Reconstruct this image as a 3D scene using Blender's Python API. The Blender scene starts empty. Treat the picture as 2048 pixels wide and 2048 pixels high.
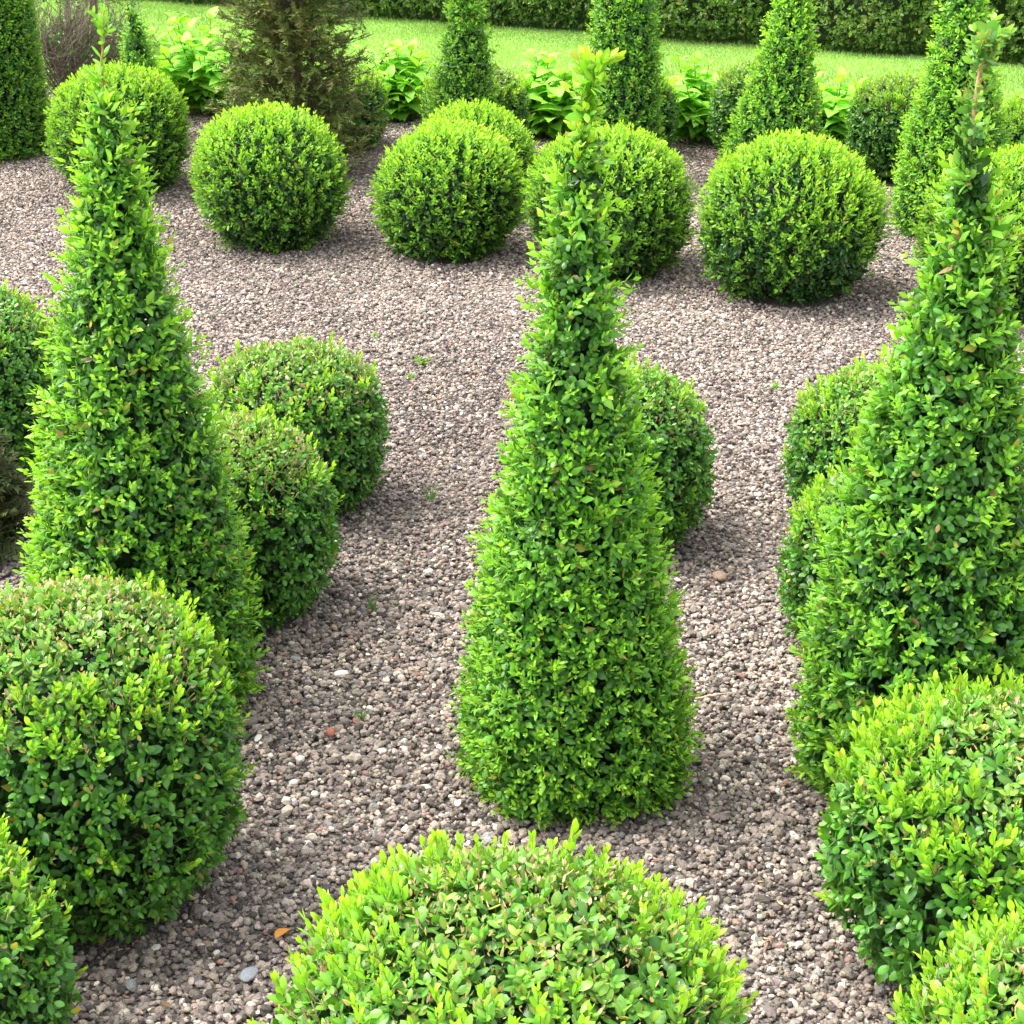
import bpy, math
import numpy as np
from mathutils import Vector

scene = bpy.context.scene
COL = scene.collection
rng = np.random.RandomState

# ------------------------------------------------------------------ helpers
def link(o, parent=None):
    COL.objects.link(o)
    if parent is not None:
        o.parent = parent
    return o

def tag(o, label=None, cat=None, group=None, kind=None):
    if label: o['label'] = label
    if cat: o['category'] = cat
    if group: o['group'] = group
    if kind: o['kind'] = kind
    return o

def empty(name, loc=(0, 0, 0)):
    o = bpy.data.objects.new(name, None)
    o.empty_display_size = 0.1
    o.location = loc
    return link(o)

def thing(name, label, cat, loc, group=None):
    return tag(empty(name, loc), label, cat, group)

def build(name, parts, mat, parent=None, smooth=True):
    """parts: list of (V, T, C) numpy triangle soups -> ONE mesh object."""
    V = []; T = []; Cc = []; n = 0
    for v, t, c in parts:
        if len(v) == 0: continue
        V.append(v); T.append(t + n); Cc.append(c); n += len(v)
    V = np.concatenate(V).astype(np.float32); T = np.concatenate(T).astype(np.int32)
    Cc = np.concatenate(Cc).astype(np.float32)
    me = bpy.data.meshes.new(name)
    me.vertices.add(len(V)); me.vertices.foreach_set('co', V.ravel())
    me.loops.add(len(T) * 3); me.loops.foreach_set('vertex_index', T.ravel())
    me.polygons.add(len(T))
    me.polygons.foreach_set('loop_start', np.arange(len(T), dtype=np.int32) * 3)
    me.polygons.foreach_set('use_smooth', np.full(len(T), smooth, dtype=bool))
    me.update(calc_edges=True)
    a = me.color_attributes.new('Col', 'FLOAT_COLOR', 'POINT')
    rgba = np.ones((len(V), 4), np.float32); rgba[:, :3] = Cc
    a.data.foreach_set('color', rgba.ravel())
    me.materials.append(mat)
    o = bpy.data.objects.new(name, me)
    return link(o, parent)

def unit(a):
    return a / np.maximum(np.linalg.norm(a, axis=-1, keepdims=True), 1e-9)

def frames(D):
    ref = np.where(np.abs(D[:, 2:3]) < .9, np.array([[0, 0, 1.]]), np.array([[1., 0, 0]]))
    u = unit(np.cross(D, ref)); v = np.cross(D, u)
    return u, v

def rand_dir(rs, n):
    return unit(rs.normal(size=(n, 3)))

# leaf templates: x along, y across, z up; third array is a brightness factor
def tmpl_fine():
    xs = [(.16, .30), (.45, .5), (.78, .38)]
    v = [(0, 0, 0)]
    for x, w in xs:
        v += [(x, 0, .05 - .10 * (x - .4) ** 2), (x, w, -.015), (x, -w, -.015)]
    v += [(1, 0, -.04)]
    t = [(0, 1, 2), (0, 3, 1)]
    for i in (0, 1):
        a = 1 + 3 * i; b = a + 3
        t += [(a, b, a + 1), (b, b + 1, a + 1), (a, a + 2, b), (b, a + 2, b + 2)]
    t += [(7, 10, 8), (7, 9, 10)]
    c = [1.1, 1.12, .96, .96, 1.12, .95, .95, 1.08, .97, .97, 1.0]
    return np.array(v, float), np.array(t), np.array(c)
def tmpl_mid():
    v = [(0, 0, .0), (1, 0, -.03), (.3, .44, -.07), (.72, .4, -.07), (.3, -.44, -.07), (.72, -.4, -.07)]
    t = [(0, 1, 3), (0, 3, 2), (0, 5, 1), (0, 4, 5)]
    return np.array(v, float), np.array(t), np.array([1.05, 1.05, .97, .97, .97, .97])
def tmpl_far():
    v = [(0, 0, 0), (1, 0, 0), (.5, .5, -.08), (.5, -.5, -.08)]
    t = [(0, 1, 2), (0, 3, 1)]
    return np.array(v, float), np.array(t), np.array([1.05, 1, .98, .98])
def tmpl_needle():
    v = [(0, .5, 0), (0, -.5, 0), (1, 0, 0)]
    return np.array(v, float), np.array([(0, 1, 2)]), np.array([.9, .9, 1.1])
def tmpl_heart():   # broad ovate leaf with a pointed tip that droops
    xs = [(.06, .30), (.25, .48), (.5, .46), (.76, .27)]
    v = [(0, 0, 0)]
    for x, w in xs:
        z = .06 * math.sin(x * 3.1) - .20 * x * x
        v += [(x, 0, z), (x, w, z + .07 * w * 2), (x, -w, z + .07 * w * 2)]
    v += [(1, 0, -.22)]
    t = [(0, 1, 2), (0, 3, 1)]
    for i in range(3):
        a = 1 + 3 * i; b = a + 3
        t += [(a, b, a + 1), (b, b + 1, a + 1), (a, a + 2, b), (b, a + 2, b + 2)]
    t += [(10, 13, 11), (10, 12, 13)]
    c = [1.12] + [1.12, .95, .95] * 4 + [1.0]
    return np.array(v, float), np.array(t), np.array(c)
def tmpl_slim():    # young leaf: slimmer, pointed
    v, t, c = tmpl_fine(); v = v.copy()
    v[[2, 3], 1] *= .72; v[[5, 6], 1] *= 1.0; v[[8, 9], 1] *= .66
    return v, t, c
SLIM = tmpl_slim()
FINE, MID, FAR, NEEDLE, HEART = tmpl_fine(), tmpl_mid(), tmpl_far(), tmpl_needle(), tmpl_heart()

def leaves(B, D, N, L, W, C, tm):
    tv, tt, tc = tm
    D = unit(D); S = unit(np.cross(N, D)); N = np.cross(D, S)
    n = len(B); m = len(tv)
    V = (B[:, None] + D[:, None] * (tv[None, :, 0:1] * L[:, None, None])
         + S[:, None] * (tv[None, :, 1:2] * W[:, None, None])
         + N[:, None] * (tv[None, :, 2:3] * L[:, None, None]))
    T = tt[None] + (np.arange(n) * m)[:, None, None]
    Cc = C[:, None, :] * tc[None, :, None]
    return V.reshape(-1, 3), T.reshape(-1, 3), Cc.reshape(-1, 3)

def sticks(A, Bp, ra, rb, C):
    """three-sided tapered sticks"""
    n = len(A); D = unit(Bp - A); u, v = frames(D)
    V = np.empty((n, 6, 3)); C2 = np.repeat(C[:, None], 6, 1)
    for k in range(3):
        a = k * 2.0944
        off = u * math.cos(a) + v * math.sin(a)
        V[:, k] = A + off * ra[:, None]; V[:, 3 + k] = Bp + off * rb[:, None]
    t = np.array([(0, 1, 4), (0, 4, 3), (1, 2, 5), (1, 5, 4), (2, 0, 3), (2, 3, 5), (3, 4, 5)])
    T = t[None] + (np.arange(n) * 6)[:, None, None]
    return V.reshape(-1, 3), T.reshape(-1, 3), C2.reshape(-1, 3)

def tube(pts, rad, col, sides=7):
    pts = np.asarray(pts, float); rad = np.asarray(rad, float)
    d = unit(np.gradient(pts, axis=0)); u, v = frames(d)
    a = np.linspace(0, 2 * np.pi, sides, endpoint=False)
    V = pts[:, None] + rad[:, None, None] * (u[:, None] * np.cos(a)[None, :, None] + v[:, None] * np.sin(a)[None, :, None])
    n = len(pts); T = []
    for i in range(n - 1):
        for k in range(sides):
            p = i * sides + k; q = i * sides + (k + 1) % sides
            T += [(p, q, q + sides), (p, q + sides, p + sides)]
    e = (n - 1) * sides
    T += [(e, e + k, e + k + 1) for k in range(1, sides - 1)]
    V = V.reshape(-1, 3)
    return V, np.array(T), np.tile(np.array(col, float), (len(V), 1))

def sprigs(rs, P, D, K, L, W, a0, a1, gap, ca, cb, size, tm, stem=None, droop=0., taper=.35):
    """leafy shoots: K opposite pairs of leaves along each of N short stems"""
    N = len(P); D = unit(D); u, v = frames(D)
    roll = rs.uniform(0, 6.283, N)
    B_, D_, N_, L_, W_, C_ = [], [], [], [], [], []
    for k in range(K):
        t = k / max(K - 1, 1)
        for s in (0, 1):
            az = roll + k * 1.5708 + s * 3.1416 + rs.normal(0, .25, N)
            rad = u * np.cos(az)[:, None] + v * np.sin(az)[:, None]
            an = np.radians(a0 + (a1 - a0) * t) + rs.normal(0, .22, N)
            ld = np.cos(an)[:, None] * D + np.sin(an)[:, None] * rad
            ln = np.sin(an)[:, None] * D - np.cos(an)[:, None] * rad
            ld[:, 2] -= droop
            ln = ln + rs.normal(0, .28, (N, 3))
            f = size * (1 - taper * t) * rs.uniform(.68, 1.25, N)
            B_.append(P + D * (gap * size * k)[:, None]); D_.append(ld); N_.append(ln)
            L_.append(L * f); W_.append(W * f * rs.uniform(.85, 1.15, N))
            c = ca + (cb - ca) * t
            c = c * rs.uniform(.76, 1.24, (N, 1)) * rs.uniform(.93, 1.07, (N, 3))
            q = rs.rand(N); c[q < .012] = A(.42, .42, .06); c[q > .995] = A(.30, .20, .08)     # a few yellowed or browned leaves
            C_.append(c)
    out = [leaves(np.concatenate(B_), np.concatenate(D_), np.concatenate(N_), np.concatenate(L_),
                  np.concatenate(W_), np.concatenate(C_), tm)]
    if stem is not None:
        out.append(sticks(P - D * .02, P + D * (gap * size * (K - 1))[:, None],
                          np.full(N, .0011), np.full(N, .0006), np.tile(np.array(stem, float), (N, 1))))
    return out

def lump(p, seed, f=1.0):
    r = rng(seed); s = np.zeros(len(p))
    for i in range(6):
        k = r.normal(size=3) * (5 + 3.2 * i) * f
        s += np.sin(p @ k + r.uniform(0, 6.28)) / (1 + .55 * i)
    return s / 2.2

class Surf:
    """a closed clipped form: profile r(z), cross-section n-gon-ness, leaning axis; area-weighted sampling"""
    def __init__(s, zs, rs_, seed, square=0., rot=0., lean=(0, 0), amp=.012, lf=1.0):
        s.zs = np.array(zs, float); s.rs = np.array(rs_, float)
        s.seed = seed; s.sq = square; s.rot = rot; s.lean = np.array(lean); s.amp = amp; s.lf = lf
        nz, na = 90, 72
        arc = np.concatenate([[0], np.cumsum(np.hypot(np.diff(s.zs), np.diff(s.rs)))])
        s.arc = arc
        u = np.linspace(0, arc[-1], nz); w = np.linspace(0, 2 * np.pi, na)
        P = s.at(np.repeat(u, na), np.tile(w, nz)).reshape(nz, na, 3)
        du = P[1:, :-1] - P[:-1, :-1]; dw = P[:-1, 1:] - P[:-1, :-1]
        ar = np.linalg.norm(np.cross(dw, du), axis=-1)
        s.grid = P; s.u = u; s.w = w; s.ar = ar; s.area = ar.sum()
    def at(s, u, w, inset=0.):
        z = np.interp(u, s.arc, s.zs); r = np.interp(u, s.arc, s.rs)
        m = 1.0
        if s.sq > 0:
            n = 2 + s.sq; c = np.abs(np.cos(w - s.rot)); d = np.abs(np.sin(w - s.rot))
            m = (c ** n + d ** n) ** (-1 / n); m = m / (1 + .05 * s.sq)
        r = r * m
        p = np.stack([r * np.cos(w), r * np.sin(w), z], -1)
        p[:, :2] += s.lean * z[:, None]
        d = np.stack([np.cos(w), np.sin(w), np.zeros_like(w)], -1)
        p += d * (lump(p, s.seed, s.lf) * s.amp * np.minimum(r / .06, 1))[:, None]
        return p
    def sample(s, rs, n, weight=None):
        p = s.ar.copy()
        if weight is not None:
            p = p * weight(s)
        p = p.ravel() / p.sum()
        i = np.clip(np.searchsorted(np.cumsum(p), (np.arange(n) + rs.rand(n)) / n), 0, len(p) - 1); iu, iw = np.divmod(i, s.ar.shape[1])
        u = s.u[iu] + rs.rand(n) * (s.u[1] - s.u[0]); w = s.w[iw] + rs.rand(n) * (s.w[1] - s.w[0])
        P = s.at(u, w); e = .012
        tu = s.at(np.minimum(u + e, s.arc[-1]), w) - s.at(np.maximum(u - e, 0), w)
        tw = s.at(u, w + .06) - s.at(u, w - .06)
        N = unit(np.cross(tw, tu))
        return P, N
    def core(s, inset, col):
        nz, na = 26, 28
        u = np.linspace(0, s.arc[-1], nz); w = np.linspace(0, 2 * np.pi, na, endpoint=False)
        P = s.at(np.repeat(u, na), np.tile(w, nz)).reshape(nz, na, 3)
        ax = P.mean(1, keepdims=True); d = P - ax
        r = np.linalg.norm(d[..., :2], axis=-1, keepdims=True)
        P = ax + d * np.maximum(r - inset, .15 * r) / np.maximum(r, 1e-6)
        top = s.zs[-1]
        P[..., 2] = P[..., 2] * (1 - inset / top * .9)
        T = []
        for i in range(nz - 1):
            for k in range(na):
                a = i * na + k; b = i * na + (k + 1) % na
                T += [(a, b, b + na), (a, b + na, a + na)]
        V = P.reshape(-1, 3)
        return V, np.array(T), np.tile(np.array(col, float), (len(V), 1))

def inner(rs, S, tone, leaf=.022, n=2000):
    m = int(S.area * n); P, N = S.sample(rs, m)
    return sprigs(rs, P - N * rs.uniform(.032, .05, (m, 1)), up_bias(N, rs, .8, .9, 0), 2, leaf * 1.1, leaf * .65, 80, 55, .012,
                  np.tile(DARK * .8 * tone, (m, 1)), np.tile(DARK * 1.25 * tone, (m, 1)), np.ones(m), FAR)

def cells_nz(s):
    P = s.grid; du = P[1:, :-1] - P[:-1, :-1]; dw = P[:-1, 1:] - P[:-1, :-1]
    return unit(np.cross(dw, du))[..., 2]

# ------------------------------------------------------------------ materials
def mat(name):
    m = bpy.data.materials.new(name); m.use_nodes = True
    nt = m.node_tree; nt.nodes.clear()
    return m, nt, nt.nodes.new('ShaderNodeOutputMaterial')

def leaf_mat(name, rough=.42, trans=.32, spec=.45, tint=(1.15, 1.15, .45), coat=0.):
    m, nt, out = mat(name)
    at = nt.nodes.new('ShaderNodeAttribute'); at.attribute_name = 'Col'
    geo = nt.nodes.new('ShaderNodeNewGeometry')
    pale = nt.nodes.new('ShaderNodeMixRGB'); pale.blend_type = 'MULTIPLY'     # undersides are paler and yellower
    pale.inputs[2].default_value = (1.15, 1.05, .9, 1)
    nt.links.new(geo.outputs['Backfacing'], pale.inputs[0]); nt.links.new(at.outputs['Color'], pale.inputs[1])
    pb = nt.nodes.new('ShaderNodeBsdfPrincipled')
    pb.inputs['Roughness'].default_value = rough; pb.inputs['Specular IOR Level'].default_value = spec
    nt.links.new(pale.outputs[0], pb.inputs['Base Color'])
    mu = nt.nodes.new('ShaderNodeMixRGB'); mu.blend_type = 'MULTIPLY'; mu.inputs[0].default_value = 1
    mu.inputs[2].default_value = (*tint, 1)
    nt.links.new(at.outputs['Color'], mu.inputs[1])
    tr = nt.nodes.new('ShaderNodeBsdfTranslucent'); nt.links.new(mu.outputs[0], tr.inputs['Color'])
    mx = nt.nodes.new('ShaderNodeMixShader'); mx.inputs[0].default_value = trans
    nt.links.new(pb.outputs[0], mx.inputs[1]); nt.links.new(tr.outputs[0], mx.inputs[2])
    nt.links.new(mx.outputs[0], out.inputs['Surface'])
    return m

def col_mat(name, rough=.85, spec=.2, bump=0., bscale=300, mott=0.):
    m, nt, out = mat(name)
    at = nt.nodes.new('ShaderNodeAttribute'); at.attribute_name = 'Col'
    pb = nt.nodes.new('ShaderNodeBsdfPrincipled')
    pb.inputs['Roughness'].default_value = rough; pb.inputs['Specular IOR Level'].default_value = spec
    src = at.outputs['Color']
    tc = nt.nodes.new('ShaderNodeTexCoord')
    no = nt.nodes.new('ShaderNodeTexNoise'); no.inputs['Scale'].default_value = bscale; no.inputs['Detail'].default_value = 3
    nt.links.new(tc.outputs['Object'], no.inputs['Vector'])
    if mott:
        mr = nt.nodes.new('ShaderNodeMapRange'); mr.inputs[1].default_value = .3; mr.inputs[2].default_value = .7
        mr.inputs[3].default_value = 1 - mott; mr.inputs[4].default_value = 1 + mott
        nt.links.new(no.outputs[0], mr.inputs[0])
        mm = nt.nodes.new('ShaderNodeMixRGB'); mm.blend_type = 'MULTIPLY'; mm.inputs[0].default_value = 1
        nt.links.new(src, mm.inputs[1]); nt.links.new(mr.outputs[0], mm.inputs[2]); src = mm.outputs[0]
    nt.links.new(src, pb.inputs['Base Color'])
    if bump:
        bp = nt.nodes.new('ShaderNodeBump'); bp.inputs['Strength'].default_value = bump; bp.inputs['Distance'].default_value = .002
        nt.links.new(no.outputs[0], bp.inputs['Height']); nt.links.new(bp.outputs[0], pb.inputs['Normal'])
    nt.links.new(pb.outputs[0], out.inputs['Surface'])
    return m

def ramp_mat(name, stops, scale, detail=6, rough=.9, bump=.5, bdist=.01, scale2=None):
    m, nt, out = mat(name)
    tc = nt.nodes.new('ShaderNodeTexCoord')
    no = nt.nodes.new('ShaderNodeTexNoise'); no.inputs['Scale'].default_value = scale; no.inputs['Detail'].default_value = detail
    nt.links.new(tc.outputs['Object'], no.inputs['Vector'])
    cr = nt.nodes.new('ShaderNodeValToRGB')
    el = cr.color_ramp.elements
    while len(el) < len(stops): el.new(.5)
    for e, (p, c) in zip(el, stops): e.position = p; e.color = (*c, 1)
    nt.links.new(no.outputs[0], cr.inputs[0])
    src = cr.outputs[0]
    if scale2:
        n2 = nt.nodes.new('ShaderNodeTexNoise'); n2.inputs['Scale'].default_value = scale2; n2.inputs['Detail'].default_value = 2
        nt.links.new(tc.outputs['Object'], n2.inputs['Vector'])
        mr = nt.nodes.new('ShaderNodeMapRange'); mr.inputs[1].default_value = .3; mr.inputs[2].default_value = .7
        mr.inputs[3].default_value = .72; mr.inputs[4].default_value = 1.28
        nt.links.new(n2.outputs[0], mr.inputs[0])
        mm = nt.nodes.new('ShaderNodeMixRGB'); mm.blend_type = 'MULTIPLY'; mm.inputs[0].default_value = 1
        nt.links.new(src, mm.inputs[1]); nt.links.new(mr.outputs[0], mm.inputs[2]); src = mm.outputs[0]
    pb = nt.nodes.new('ShaderNodeBsdfPrincipled'); pb.inputs['Roughness'].default_value = rough
    pb.inputs['Specular IOR Level'].default_value = .15
    nt.links.new(src, pb.inputs['Base Color'])
    bp = nt.nodes.new('ShaderNodeBump'); bp.inputs['Strength'].default_value = bump; bp.inputs['Distance'].default_value = bdist
    nt.links.new(no.outputs[0], bp.inputs['Height']); nt.links.new(bp.outputs[0], pb.inputs['Normal'])
    nt.links.new(pb.outputs[0], out.inputs['Surface'])
    return m

M_LEAF = leaf_mat('boxwood_leaf', rough=.34, trans=.26, spec=.5)
M_YOUNG = leaf_mat('young_leaf', rough=.45, trans=.38, spec=.4)
M_BROAD = leaf_mat('broad_leaf', rough=.5, trans=.4, spec=.35)
M_CONIF = leaf_mat('conifer_spray', rough=.6, trans=.15, spec=.25, tint=(1.1, 1.05, .6))
M_GRASS = leaf_mat('grass_blade', rough=.5, trans=.35, spec=.3)
M_BARK = col_mat('bark', .9, .15, bump=.8, bscale=90, mott=.35)
M_STONE = col_mat('gravel_stone', .92, .15, bump=.7, bscale=420, mott=.28)
M_LITTER = leaf_mat('dry_leaf', rough=.7, trans=.2, spec=.2, tint=(1.1, .95, .7))
M_BED = ramp_mat('gravel_bed', [(.35, (.06, .053, .049)), (.5, (.17, .145, .13)), (.62, (.32, .275, .245))], 160, bump=.9, bdist=.006, scale2=3)
M_LAWN = ramp_mat('lawn', [(.3, (.14, .31, .06)), (.5, (.21, .41, .08)), (.7, (.30, .49, .11))], 60, bump=.6, bdist=.02, scale2=1.6)
M_GROUND = ramp_mat('ground', [(.3, (.05, .11, .02)), (.7, (.12, .2, .05))], 8, bump=.3, scale2=.5)

# colours (linear)
A = lambda *c: np.array(c, float)
DARK, MATURE, MIDG = A(.026, .085, .016), A(.056, .18, .024), A(.11, .285, .028)
FRESH, LIME, PALE = A(.19, .46, .04), A(.40, .66, .045), A(.45, .6, .05)
TAN, OLIVE = A(.64, .46, .28), A(.28, .26, .07)

# ------------------------------------------------------------------ camera and light
CAM_H, PITCH = 1.9136, 24.323
cam = bpy.data.cameras.new('camera'); cam.sensor_width = 36; cam.lens = 3500 / 2048 * 36
cam.clip_start = .05; cam.clip_end = 1000
co = link(bpy.data.objects.new('camera', cam)); co.location = (0, 0, CAM_H)
co.rotation_euler = (math.radians(90 - PITCH), 0, 0)
scene.camera = co

SUN_EL, SUN_AZ = 60, -75          # azimuth from +Y towards +X
sd = Vector((math.sin(math.radians(SUN_AZ)) * math.cos(math.radians(SUN_EL)),
             math.cos(math.radians(SUN_AZ)) * math.cos(math.radians(SUN_EL)), math.sin(math.radians(SUN_EL))))
sl = bpy.data.lights.new('sun', 'SUN'); sl.energy = 3.3; sl.angle = math.radians(36); sl.color = (1, .96, .9)
so = link(bpy.data.objects.new('sun', sl)); so.rotation_euler = (-sd).to_track_quat('-Z', 'Y').to_euler()
so.location = sd * 30
w = bpy.data.worlds.new('World'); scene.world = w; w.use_nodes = True
nt = w.node_tree; bg = nt.nodes['Background']
sky = nt.nodes.new('ShaderNodeTexSky'); sky.sky_type = 'NISHITA'; sky.sun_disc = False
sky.sun_elevation = math.radians(SUN_EL); sky.sun_rotation = math.radians(SUN_AZ)
sky.air_density = 1.0; sky.dust_density = 4.0; sky.ozone_density = .6
hs = nt.nodes.new('ShaderNodeHueSaturation'); hs.inputs['Saturation'].default_value = .25; hs.inputs['Value'].default_value = 4.1     # thin high cloud: a whiter sky
nt.links.new(sky.outputs[0], hs.inputs['Color']); nt.links.new(hs.outputs[0], bg.inputs[0]); bg.inputs[1].default_value = .15
scene.view_settings.view_transform = 'Standard'; scene.view_settings.look = 'None'
scene.view_settings.exposure = 0; scene.view_settings.gamma = 1
cy = scene.cycles
cy.max_bounces = 7; cy.diffuse_bounces = 4; cy.glossy_bounces = 2; cy.transmission_bounces = 4
cy.use_denoising = True

# ------------------------------------------------------------------ bushes
BUSHES = []       # (x, y, r) footprints kept free of gravel stones

def ball_profile(R, h, n):
    zc = .47 * h; t = np.linspace(-1 / 1.15, 1, 60)
    z = np.where(t > 0, zc + t * (h - zc), zc + t * zc * 1.15)
    return z, R * np.maximum(1 - np.abs(t) ** n, 0) ** (1 / n)

def up_bias(N, rs, a, b, c):
    D = N * a + rand_dir(rs, len(N)) * b; D[:, 2] += c
    return unit(D)

def clipped_ball(name, label, x, y, R, h, seed, group, fine=True, shoots=150, tan=1.0, dark=1.0, rim=.60, leaf=.021, nn=2.45):
    """sheared last season: glossy mature leaves, straw-coloured cut ends on the crown, a few lime shoots beyond the outline"""
    rs = rng(seed); tm = FINE if fine else MID
    z, r = ball_profile(R - .012, h - .012, nn)
    S = Surf(z, r, seed, amp=.010)
    root = thing(name, label, 'topiary ball', (x, y, 0), group); BUSHES.append((x, y, R * .8))
    n = int(S.area * 2300 * (.021 / leaf) ** 2)
    P, N = S.sample(rs, n, lambda s: 1 + .45 * np.clip(cells_nz(s), 0, 1))
    D = up_bias(N, rs, .9, .55, .25)
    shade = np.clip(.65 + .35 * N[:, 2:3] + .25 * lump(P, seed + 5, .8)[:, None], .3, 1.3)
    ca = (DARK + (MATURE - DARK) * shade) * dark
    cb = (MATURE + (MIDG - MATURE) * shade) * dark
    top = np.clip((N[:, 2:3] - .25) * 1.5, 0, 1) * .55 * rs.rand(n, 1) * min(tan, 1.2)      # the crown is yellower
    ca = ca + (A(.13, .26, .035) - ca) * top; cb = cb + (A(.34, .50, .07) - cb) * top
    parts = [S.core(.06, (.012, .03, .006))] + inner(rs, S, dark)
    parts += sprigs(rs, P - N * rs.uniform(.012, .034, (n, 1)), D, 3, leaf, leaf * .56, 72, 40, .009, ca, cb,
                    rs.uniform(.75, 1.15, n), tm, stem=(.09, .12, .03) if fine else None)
    # straw-coloured cut leaves and twig ends, mostly on the crown
    m = int(S.area * 1500 * tan)
    if m:
        Pt, Nt = S.sample(rs, m, lambda s: np.clip(cells_nz(s) - .25, 0.015, 1) ** 1.3)
        Dt = up_bias(Nt, rs, .6, .8, .5)
        base = Pt - Nt * rs.uniform(-.006, .012, (m, 1))
        c = (TAN + (OLIVE - TAN) * rs.rand(m, 1) ** 1.5) * rs.uniform(.6, 1.25, (m, 1))
        parts.append(leaves(base, Dt, rand_dir(rs, m), rs.uniform(.004, .013, m), rs.uniform(.002, .0055, m), c, MID))
        k = m // 3
        Dk = up_bias(Nt[:k], rs, .8, .4, .5)
        parts.append(sticks(base[:k] - Dk * .012, base[:k] + Dk * rs.uniform(.004, .014, (k, 1)), np.full(k, .0011), np.full(k, .0009), c[:k] * .8))
    build('foliage', parts, M_LEAF, root)
    # lime shoots: thickest around the shoulder
    def wgt(s):
        nz = cells_nz(s); return np.exp(-((nz - rim) / .24) ** 2) + .38 * (nz > .7) + .07 * (nz > -.35)
    P, N = S.sample(rs, shoots * 2, wgt)
    keep = (lump(P, seed + 9, 1.3) + rs.normal(0, .5, len(P))) > -.1
    P, N = P[keep][:shoots], N[keep][:shoots]; k = len(P)
    D = up_bias(N, rs, .55, .25, .75)
    parts = sprigs(rs, P - N * .012, D, 5, leaf * .86, leaf * .40, 48, 14, leaf * .38, np.tile(FRESH, (k, 1)), np.tile(LIME * .95, (k, 1)),
                   rs.uniform(.6, 1.35, k), tm, stem=(.16, .2, .04))
    tag(build('young_shoots', parts, M_YOUNG, root), kind='stuff')
    return root

def leafy_ball(name, label, x, y, R, h, seed, group, bright=1.0, tm=MID, n=2.15):
    """not yet sheared: the whole outline bristles with lime shoots over dark older leaves"""
    rs = rng(seed)
    z, r = ball_profile(R - .03, h - .035, rs.uniform(2.0, 2.4))
    S = Surf(z, r, seed, amp=.022, lf=.75, square=.25 * rs.rand(), rot=rs.uniform(0, 1.5))
    root = thing(name, label, 'topiary ball', (x, y, 0), group); BUSHES.append((x, y, R * .72))
    m = int(S.area * 1900)
    P, N = S.sample(rs, m)
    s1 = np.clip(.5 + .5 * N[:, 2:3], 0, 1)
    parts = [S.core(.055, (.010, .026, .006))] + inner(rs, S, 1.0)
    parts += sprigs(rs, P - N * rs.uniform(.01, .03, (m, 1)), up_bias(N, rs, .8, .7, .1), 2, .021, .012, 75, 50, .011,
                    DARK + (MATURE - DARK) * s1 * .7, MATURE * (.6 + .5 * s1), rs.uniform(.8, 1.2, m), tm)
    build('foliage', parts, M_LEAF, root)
    m = int(S.area * 1600)
    P, N = S.sample(rs, m, lambda s: .42 + .58 * np.clip(cells_nz(s) * .8 + .45, 0, 1))
    k = (lump(P, seed + 3, 1.8) + rs.normal(0, .5, m) + 1.1 * N[:, 2]) > -.42
    P, N = P[k], N[k]; m = len(P)
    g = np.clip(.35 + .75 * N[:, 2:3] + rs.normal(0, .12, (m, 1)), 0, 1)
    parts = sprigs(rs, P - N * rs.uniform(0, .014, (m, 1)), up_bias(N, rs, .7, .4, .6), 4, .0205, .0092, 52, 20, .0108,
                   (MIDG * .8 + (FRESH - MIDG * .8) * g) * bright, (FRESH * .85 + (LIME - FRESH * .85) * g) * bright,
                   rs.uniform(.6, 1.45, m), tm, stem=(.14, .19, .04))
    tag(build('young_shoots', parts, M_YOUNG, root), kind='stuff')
    return root

def cone(name, label, x, y, zs, rr, seed, group, fine=True, tone=1.0, lean=(0, 0), square=.9, rot=.5, dens=1.2, leaf=.0225, limey=.42, out=.030, young=True):
    rs = rng(seed); tm = FINE if fine else MID
    rr = np.maximum(np.array(rr) - out, .004)
    S = Surf(zs, rr, seed, square=square, rot=rot, lean=lean, amp=.011, lf=.8)
    root = thing(name, label, 'topiary cone', (x, y, 0), group); BUSHES.append((x, y, max(rr) * .8))
    m = int(S.area * 1700 * dens)
    P, N = S.sample(rs, m)
    var = np.clip(.6 + .4 * lump(P, seed + 5, .9)[:, None], .15, 1.2)
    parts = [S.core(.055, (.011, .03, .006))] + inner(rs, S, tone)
    parts += sprigs(rs, P - N * rs.uniform(.008, .03, (m, 1)), up_bias(N, rs, .8, .6, .2), 3, leaf, leaf * .58, 75, 45, .011,
                    (DARK + (MATURE - DARK) * var) * tone * 1.15, (MATURE + (MIDG - MATURE) * var) * tone * 1.15, rs.uniform(.75, 1.15, m), tm)
    build('foliage', parts, M_LEAF, root)
    m = int(S.area * 1750 * dens)
    P, N = S.sample(rs, m)
    k = (lump(P, seed + 3, 1.5) + rs.normal(0, .6, m)) > -.5
    P, N = P[k], N[k]; m = len(P)
    g = np.clip(limey + .3 * lump(P, seed + 7, .7)[:, None] + rs.normal(0, .16, (m, 1)), 0, 1)
    cb = A(.27, .57, .05) + (A(.43, .72, .05) - A(.27, .57, .05)) * np.clip(g * .75, 0, 1)
    parts = sprigs(rs, P - N * rs.uniform(0, .018, (m, 1)), up_bias(N, rs, .75, .38, .5), 4, leaf * 1.12, leaf * .49, 60, 24, .0128,
                   (A(.12, .35, .034) + (A(.19, .46, .04) - A(.12, .35, .034)) * g) * tone, cb * tone,
                   rs.uniform(.6, 1.3, m) * (.84 + .34 * P[:, 2] / zs[-1]), SLIM if fine else MID, stem=(.13, .18, .04), taper=.45)
    tag(build('young_shoots', parts, M_YOUNG, root), kind='stuff')
    return root

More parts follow.
